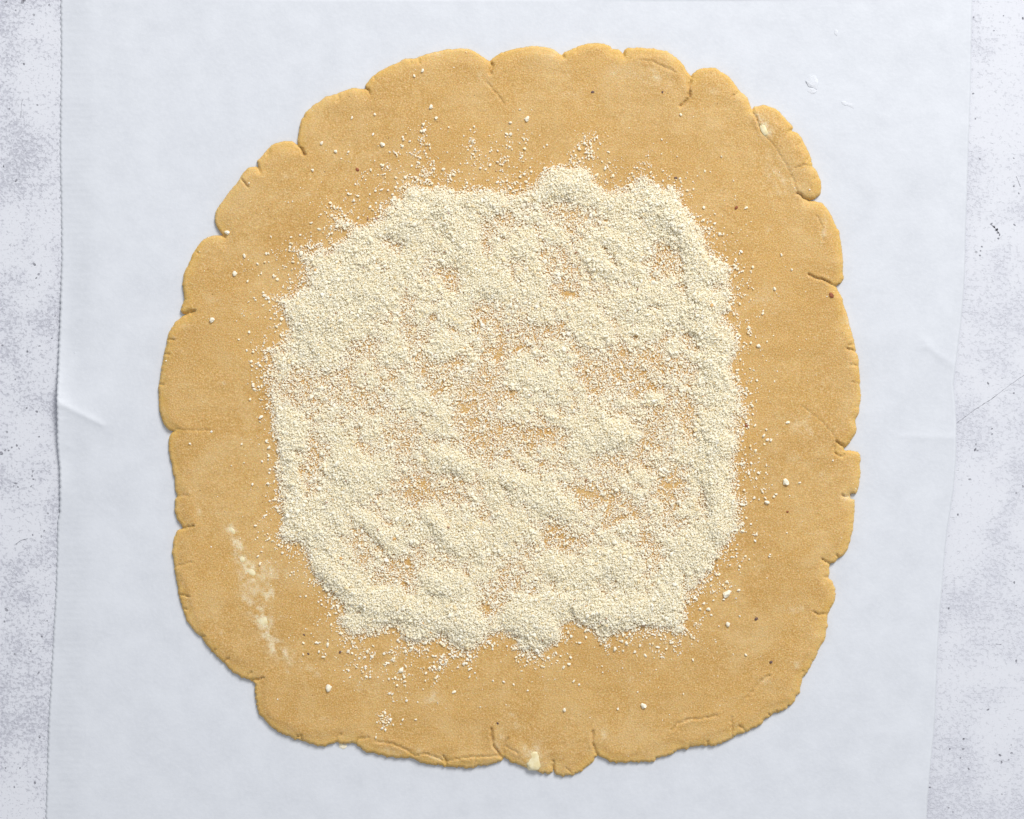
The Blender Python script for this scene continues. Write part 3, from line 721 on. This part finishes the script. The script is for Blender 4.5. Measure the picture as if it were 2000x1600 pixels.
# spill: thinning dust just outside the heap plus a few patches the hand shook off
halo = np.where(INM | (DM > 150), 0, 0.42 * np.exp(-DM / 10) + 0.05 * np.exp(-DM / 34))
halo *= 0.25 + 1.6 * sstep(-.25, .45, nD.fbm(MX / 34, MY / 34, 3))
def dust(px, py, rx_, ry_, a, amt, sc=12):
    global halo
    a = math.radians(a); dx, dy = MX - px, MY - py
    u_ = (dx * math.cos(a) + dy * math.sin(a)) / rx_; v_ = (-dx * math.sin(a) + dy * math.cos(a)) / ry_
    f = np.exp(-(u_ * u_ + v_ * v_)) * amt * sstep(-.22, .32, nA.fbm(MX / sc, MY / sc, 3))
    halo = np.where(INM, halo, np.maximum(halo, f))
for a in [(825,335,32,26,0,.9),(880,340,22,18,0,.8),(825,270,18,40,0,.28),(950,310,70,40,0,.22),(1000,305,34,10,-22,1.1),(1010,330,26,12,0,1.0),(925,285,14,30,0,.6),
          (990,280,40,18,-10,.35),(1150,290,30,34,0,.5),(1190,330,36,22,0,.35),(1300,352,36,16,0,.3),(700,350,40,36,0,.22),(740,380,30,30,0,.35),(680,410,40,20,0,.35),
          (760,330,36,18,-20,.35),(790,300,40,30,0,.22),(1345,425,20,30,0,.3),(1390,470,24,20,0,.45),(1440,560,24,50,0,.22),(1460,660,24,24,0,.5),(1490,600,20,30,0,.10),
          (1470,760,20,40,0,.2),(1480,900,24,60,0,.2),(1450,900,14,30,0,.5),(1480,925,14,10,0,.8),(1470,960,30,30,0,.25),(1460,1020,16,14,0,.4),(1480,1040,12,10,0,.5),
          (1430,1090,20,24,0,.3),(1395,1140,30,24,0,.35),(1360,1200,30,40,0,.3),(1300,1255,40,14,0,.4),(1300,1275,20,8,0,.7),(1345,1245,20,14,0,.5),(1210,1265,30,14,0,.2),
          (860,1300,16,14,0,1.6),(870,1285,18,12,0,1.0),(845,1325,14,10,0,.6),(720,1282,44,14,12,.9),(750,1290,34,10,10,.9),(700,1300,40,24,20,.25),(790,1300,50,30,0,.3),
          (800,1275,30,14,0,.6),(730,1320,40,24,0,.16),(780,1340,40,30,0,.12),(640,1200,24,24,0,.3),(620,1170,20,20,0,.3),(640,1260,24,20,0,.12),(595,1110,14,30,0,.25),
          (560,1080,30,14,0,.22),(520,1040,14,40,0,.12),(525,940,10,50,0,.14),(545,610,14,24,0,.4),(520,640,14,40,0,.3),(500,690,20,40,0,.16),(540,540,30,30,0,.10),
          (560,500,16,16,0,.5),(480,545,20,30,0,.12),(450,610,20,14,0,.5),(742,1402,15,20,20,2.6,40),(738,1420,8,8,0,1.4,40),(1150,330,40,24,0,.4)]:
    dust(*a)
for a in [(475,520,16,16,0,.35),(545,505,30,20,0,.12)]: dust(*a)

# --- rain the grains down in batches on a height map so that they pile up on one another
def sample(field, n):
    p = field.ravel() / field.sum()
    c = rng.choice(field.size, n, p=p)
    return (mx[0] + (c % len(mx)) * CELL + rng.uniform(-.5, .5, n) * CELL, my[0] + (c // len(mx)) * CELL + rng.uniform(-.5, .5, n) * CELL)
VOL = 0.50                                                 # grain volume / (packing * d^3)
area = CELL * CELL
n_meal = int(T.sum() * area * 0.086)
n_halo = int(halo.sum() * area * 0.20)
gxp, gyp = sample(T, n_meal)
hx, hy = sample(halo, n_halo)
dm = np.exp(rng.normal(math.log(2.45), .38, n_meal)); dm = np.clip(dm, 1.7, 9)
dh = np.exp(rng.normal(math.log(2.5), .50, n_halo)); dh = np.clip(dh, 1.3, 6.2)
# a thin even scatter of dust over the whole of the rolled surface
n_dust = 900
sx_, sy_ = rng.normal(1000, 330, n_dust), rng.normal(760, 330, n_dust)
ok = dough_z(sx_, sy_) > 9; sx_, sy_ = sx_[ok], sy_[ok]
ds = np.clip(np.exp(rng.normal(math.log(1.9), .45, len(sx_))), 1.1, 6)
# fine powder that fills the thick drifts
Tf = np.clip(T - 4.2, 0, 6)
n_fine = int(Tf.sum() * area * 0.040)
fx_, fy_ = sample(Tf, n_fine)
df = np.clip(np.exp(rng.normal(math.log(2.2), .22, n_fine)), 1.5, 4.0)
gxp = np.concatenate([hx, gxp, sx_, fx_]); gyp = np.concatenate([hy, gyp, sy_, fy_]); dia = np.concatenate([dh, dm, ds, df])
HC = 1.8
hw, hh = int(1480 / HC), int(1500 / HC)
HM = np.zeros((hh, hw))
# packed bed under the thick drifts; the loose grains lie on it
BED = 0.55 * np.clip(T - 4.2, 0, 9) * sstep(6, 30, np.where(INM, DM, 0))
bx = np.clip(((280 + np.arange(hw) * HC - mx[0]) / CELL).astype(int), 0, len(mx) - 1)
by = np.clip(((60 + np.arange(hh) * HC - my[0]) / CELL).astype(int), 0, len(my) - 1)
HM += BED[by][:, bx]
gz = np.zeros(len(gxp))
order = rng.permutation(len(gxp))
NB = 40
ROLL = 4
offs = [(dx_, dy_) for dx_ in (-1, 0, 1) for dy_ in (-1, 0, 1)]
for b in np.array_split(order, NB):
    best = None
    for tr_ in range(ROLL):                              # each grain rolls to the lowest of a few nearby seats
        jx = gxp[b] + (rng.normal(0, 1.7, len(b)) if tr_ else 0); jy = gyp[b] + (rng.normal(0, 1.7, len(b)) if tr_ else 0)
        ci = np.clip(((jx - 280) / HC).astype(int), 2, hw - 3); cj = np.clip(((jy - 60) / HC).astype(int), 2, hh - 3)
        h = np.zeros(len(b))
        for ox, oy in offs: h += HM[cj + oy, ci + ox] * (0.28 if (ox, oy) == (0, 0) else 0.09)
        if best is None: best = [h, jx, jy]
        else:
            better = h < best[0] - 0.5
            for arr, new in zip(best, (h, jx, jy)): arr[better] = new[better]
    h, gxp[b], gyp[b] = best
    ci = np.clip(((gxp[b] - 280) / HC).astype(int), 2, hw - 3); cj = np.clip(((gyp[b] - 60) / HC).astype(int), 2, hh - 3)
    gz[b] = h + dia[b] * 0.3
    for ox, oy in offs:
        wgt = 1.0 if (ox, oy) == (0, 0) else (0.72 if ox == 0 or oy == 0 else 0.45)
        rr = dia[b] * 0.5 > HC * math.hypot(ox, oy) * 0.75
        np.maximum.at(HM, (cj[rr] + oy, ci[rr] + ox), (h[rr] + dia[b][rr] * 0.40 * wgt))
gzz = PAPER_Z + (dough_z(gxp, gyp) + gz) * S

FLAT = 0.52
def grain_block(V0, F0, nvar, idx, flat, tilt=None):
    """many irregular grains from perturbed templates; returns co, faces"""
    n = len(idx); nv = len(V0)
    tmpl = np.stack([V0 * (1 + rng.uniform(-.30, .30, (nv, 1))) for _ in range(nvar)])
    v = tmpl[rng.integers(nvar, size=n)]
    sc = np.stack([rng.uniform(.8, 1.35, n), rng.uniform(.75, 1.1, n), rng.uniform(.5, .9, n)], 1)
    v = v * sc[:, None, :]
    q = rng.normal(size=(n, 4))
    if tilt is not None:                                   # chips lying flat: any heading, a little tilt
        h_ = rng.uniform(0, math.pi, n); q = np.stack([np.cos(h_), rng.normal(0, tilt, n), rng.normal(0, tilt, n), np.sin(h_)], 1)
    q /= np.linalg.norm(q, axis=1)[:, None]
    w, x, y, z_ = q.T
    Rm = np.stack([1 - 2 * (y * y + z_ * z_), 2 * (x * y - z_ * w), 2 * (x * z_ + y * w), 2 * (x * y + z_ * w), 1 - 2 * (x * x + z_ * z_), 2 * (y * z_ - x * w),
                   2 * (x * z_ - y * w), 2 * (y * z_ + x * w), 1 - 2 * (x * x + y * y)], 1).reshape(n, 3, 3)
    v = np.einsum('nij,nkj->nki', Rm, v) * (dia[idx] * 0.5 * S)[:, None, None]
    v[:, :, 2] *= FLAT                                     # flakes settle on their broad side
    wx, wy = W(gxp[idx], gyp[idx], gzz[idx])
    v += np.stack([wx, wy, gzz[idx]], 1)[:, None, :]
    f = (F0[None] + (np.arange(n) * nv)[:, None, None]).reshape(-1, 3)
    return v.reshape(-1, 3), f
OCT_V = np.array([(1, 0, 0), (-1, 0, 0), (0, 1, 0), (0, -1, 0), (0, 0, 1), (0, 0, -1)], float)
OCT_F = np.array([(0, 2, 4), (2, 1, 4), (1, 3, 4), (3, 0, 4), (2, 0, 5), (1, 2, 5), (3, 1, 5), (0, 3, 5)])
CHIP_V = np.array([(.95, .1, -.25), (0, .85, -.25), (-.9, -.1, -.25), (.05, -.9, -.25), (.05, 0, .8)], float)
CHIP_F = np.array([(0, 1, 4), (1, 2, 4), (2, 3, 4), (3, 0, 4)])
def tints(n):
    t = rng.random(n)[:, None]
    c = np.array([.985, .962, .872]) * (1 - t) + np.array([.97, .902, .68]) * t
    r = rng.random(n)
    c[r < .0030] = (.80, .46, .13)
    c[r < .0019] = (.38, .16, .08)
    c[(r > .955)] = (.90, .75, .45)
    return np.c_[c, np.ones(n)]
def build_grains(name, mask, bed=False, **kw):
    big = np.nonzero(mask & (dia > 5.0))[0]; small = np.nonzero(mask & (dia <= 5.0) & (dia > 3.3))[0]; chip = np.nonzero(mask & (dia <= 3.3))[0]
    v1, f1 = grain_block(ICO_V, ICO_F, 24, big, True)
    v2, f2 = grain_block(OCT_V * 1.18, OCT_F, 24, small, True)
    v3, f3 = grain_block(CHIP_V * 1.08, CHIP_F, 40, chip, True, .16)
    col = np.vstack([np.repeat(tints(len(big)), 12, 0), np.repeat(tints(len(small)), 6, 0), np.repeat(tints(len(chip)), 5, 0)])
    v = [v1, v2, v3]; f = [f1, f2 + len(v1), f3 + len(v1) + len(v2)]
    if bed:
        bxx, byy, bb, bin_, bq, bt, _b = sdf_mesh(MX, MY, BED - 0.35)
        hz = np.concatenate([BED[bin_], np.full(len(bxx) - bb, .35)]) + rng.normal(0, .35, len(bxx))
        zb = PAPER_Z + (dough_z(bxx, byy) + hz) * S
        wx, wy = W(bxx, byy, zb)
        off_ = len(v1) + len(v2) + len(v3); v.append(np.stack([wx, wy, zb], 1)); f += [bq + off_, bt + off_]
        col = np.vstack([col, np.tile([.97, .92, .74, 1.0], (len(bxx), 1))])
    print(name, "grains", len(big), len(small), len(chip), "tris", len(f1) + len(f2) + len(f3))
    return link(bpy.data.objects.new(name, mesh_np(name, np.vstack(v), f, M_meal, False, {"tint": col})), **kw)
patch_m = ((gxp - 742) ** 2 + (gyp - 1408) ** 2 < 34 ** 2)
build_grains("ground_almonds", ~patch_m, True, kind="stuff", cat="ground almonds",
             label="cream ground almonds spread in a rough square over the middle of the dough")
build_grains("almond_sprinkle", patch_m, kind="stuff", cat="ground almonds",
             label="tiny separate sprinkle of ground almonds near the dough's lower left rim")

# ------------------------------------------------------------------ loose crumbs, each lying on its own
CRUMBS = [(687,230,8),(733,224,9),(628,281,7),(655,296,11),(680,297,11),(611,332,10),(625,448,8),(747,281,8),(825,138,10),(810,149,9),(842,207,9),
(852,231,9),(1016,214,8),(996,240,11),(988,261,9),(1031,232,8),(1526,498,8),(1546,526,10),(1514,565,8),(1481,676,13),(1478,743,9),(1492,850,11),(1537,826,8),
(1536,940,11),(1562,943,8),(1517,965,10),(1500,981,10),(1473,972,9),(1430,1088,10),(1502,1087,8),(1449,1037,9),(1422,1160,11),(1443,1153,9),(1394,1172,7),
(1382,1190,8),(1421,1219,13),(1445,1204,8),(1456,1279,9),(1262,1282,8),(1257,1377,9),(1132,1255,9),(1225,1257,11),(1201,1266,9),(1240,1273,8),(1114,1284,9),
(917,1323,9),(885,1353,9),(782,1309,8),(787,1406,8),(813,1405,8),(1103,1388,8),(1207,1385,8),(767,1355,10),(623,1274,9),(640,1262,10),(640,1345,10),
(477,500,12),(502,515,9),(413,627,11),(487,649,8),(466,663,8),(493,715,8),(499,761,8),(457,535,8),(510,815,12),(521,863,9),(526,873,8),(523,945,10),
(526,1051,10),(504,1086,9),(1456,407,7),(443,453,7)]
UNIQ = {(825,138): "pale almond crumb highest on the dough, near its top rim", (443,453): "almond crumb at the notch in the dough's upper left rim",
 (477,500): "larger almond crumb on the dough left of the heap's upper left corner", (413,627): "almond crumb closest to the dough's left rim",
 (1481,676): "large ragged almond crumb just off the heap's right side", (1546,526): "round almond crumb by the right rim's upper notch",
 (1562,943): "almond crumb nearest the dough's right rim", (1421,1219): "large double almond crumb off the heap's lower right corner",
 (1422,1160): "elongated almond crumb beside the heap's lower right corner", (1456,1279): "lone almond crumb lowest in the dough's right hand corner",
 (1257,1377): "single almond crumb far below the heap, right of centre", (640,1345): "lone pinkish almond crumb below the heap in the lower left",
 (510,815): "oval almond crumb touching the heap's left side", (996,240): "biggest almond crumb on the bare dough above the heap's centre",
 (611,332): "round almond crumb left of the red-brown fleck at upper left"}
ORD = ["first", "second", "third", "fourth", "fifth", "sixth", "seventh", "eighth", "ninth", "tenth", "eleventh", "twelfth"]
MPa = np.asarray(MEAL, float)
def zone(px, py):
    side_ = "above" if py < 370 else "below" if py > 1245 else "left of" if px < 900 else "right of"
    return ("close " if np.hypot(*(MPa - (px, py)).T).min() < 46 else "well ") + side_
ZONES = {}
for c in CRUMBS:
    if c[:2] not in UNIQ: ZONES.setdefault(zone(*c[:2]), []).append(c[:2])
def crumb_label(px, py):
    z_ = zone(px, py); flat_ = z_.split()[1] in ("above", "below")
    o_ = sorted(ZONES[z_], key=lambda c: c[0] if flat_ else c[1])
    return f"small cream crumb {z_} the almond heap, {ORD[o_.index((px, py))]} from the {'left' if flat_ else 'top'}"
protos = [lump_mesh("almond_crumb", 1.1, .82, .6, M_crumb, 300 + i, .75) for i in range(8)]
for i, (px, py, d) in enumerate(CRUMBS):
    o = bpy.data.objects.new("almond_crumb", protos[i % 8])
    s_ = d * 0.335 * random.uniform(.9, 1.05)
    o.scale = (s_ * random.uniform(.9, 1.15), s_ * random.uniform(.85, 1.1), s_)
    place(o, px, py, s_ * .5, random.uniform(0, 6.28))
    link(o, label=UNIQ.get((px, py)) or crumb_label(px, py), cat="crumb", group="loose almond crumbs on the dough")

# ------------------------------------------------------------------ crumbs of flour on the paper
def paper_z(px, py):
    j = int(np.argmin(np.abs(ys - py))); i = int(np.argmin(np.abs(PX[j] - px))); return PZ[j, i] / S
for k, (px, py, sx, sy, lab) in enumerate([(1632, 64, 6, 8, "white flour smudge on the parchment, highest of three at upper right"),
        (1591, 158, 6, 9, "white flour smudge on the parchment, middle of three at upper right"),
        (1589, 178, 6, 6, "white flour smudge just under the middle smudge at upper right"),
        (1651, 203, 10, 4, "slanted flour smudge on the parchment, lowest at upper right"),
        (935, 1497, 5, 3, "white flour crumb against the dough's bottom rim"), (667, 1459, 5, 4, "grey dough crumb on the parchment under the lower left rim"),
        (147, 689, 3, 2, "tiny pale fleck on the parchment near its left edge")]):
    o = bpy.data.objects.new("flour_smudge", lump_mesh("flour_smudge", sx * .8, sy * .8, .7, M_flour if k != 5 else M_crumb, 400 + k, .9))
    zz_ = (paper_z(px, py) + .3) * S
    x, y = W(px, py, zz_); o.location = (float(x), float(y), zz_ ); o.rotation_euler = (0, 0, -.5 if k == 3 else 0)
    link(o, label=lab, cat="flour", group="flour marks on the parchment")
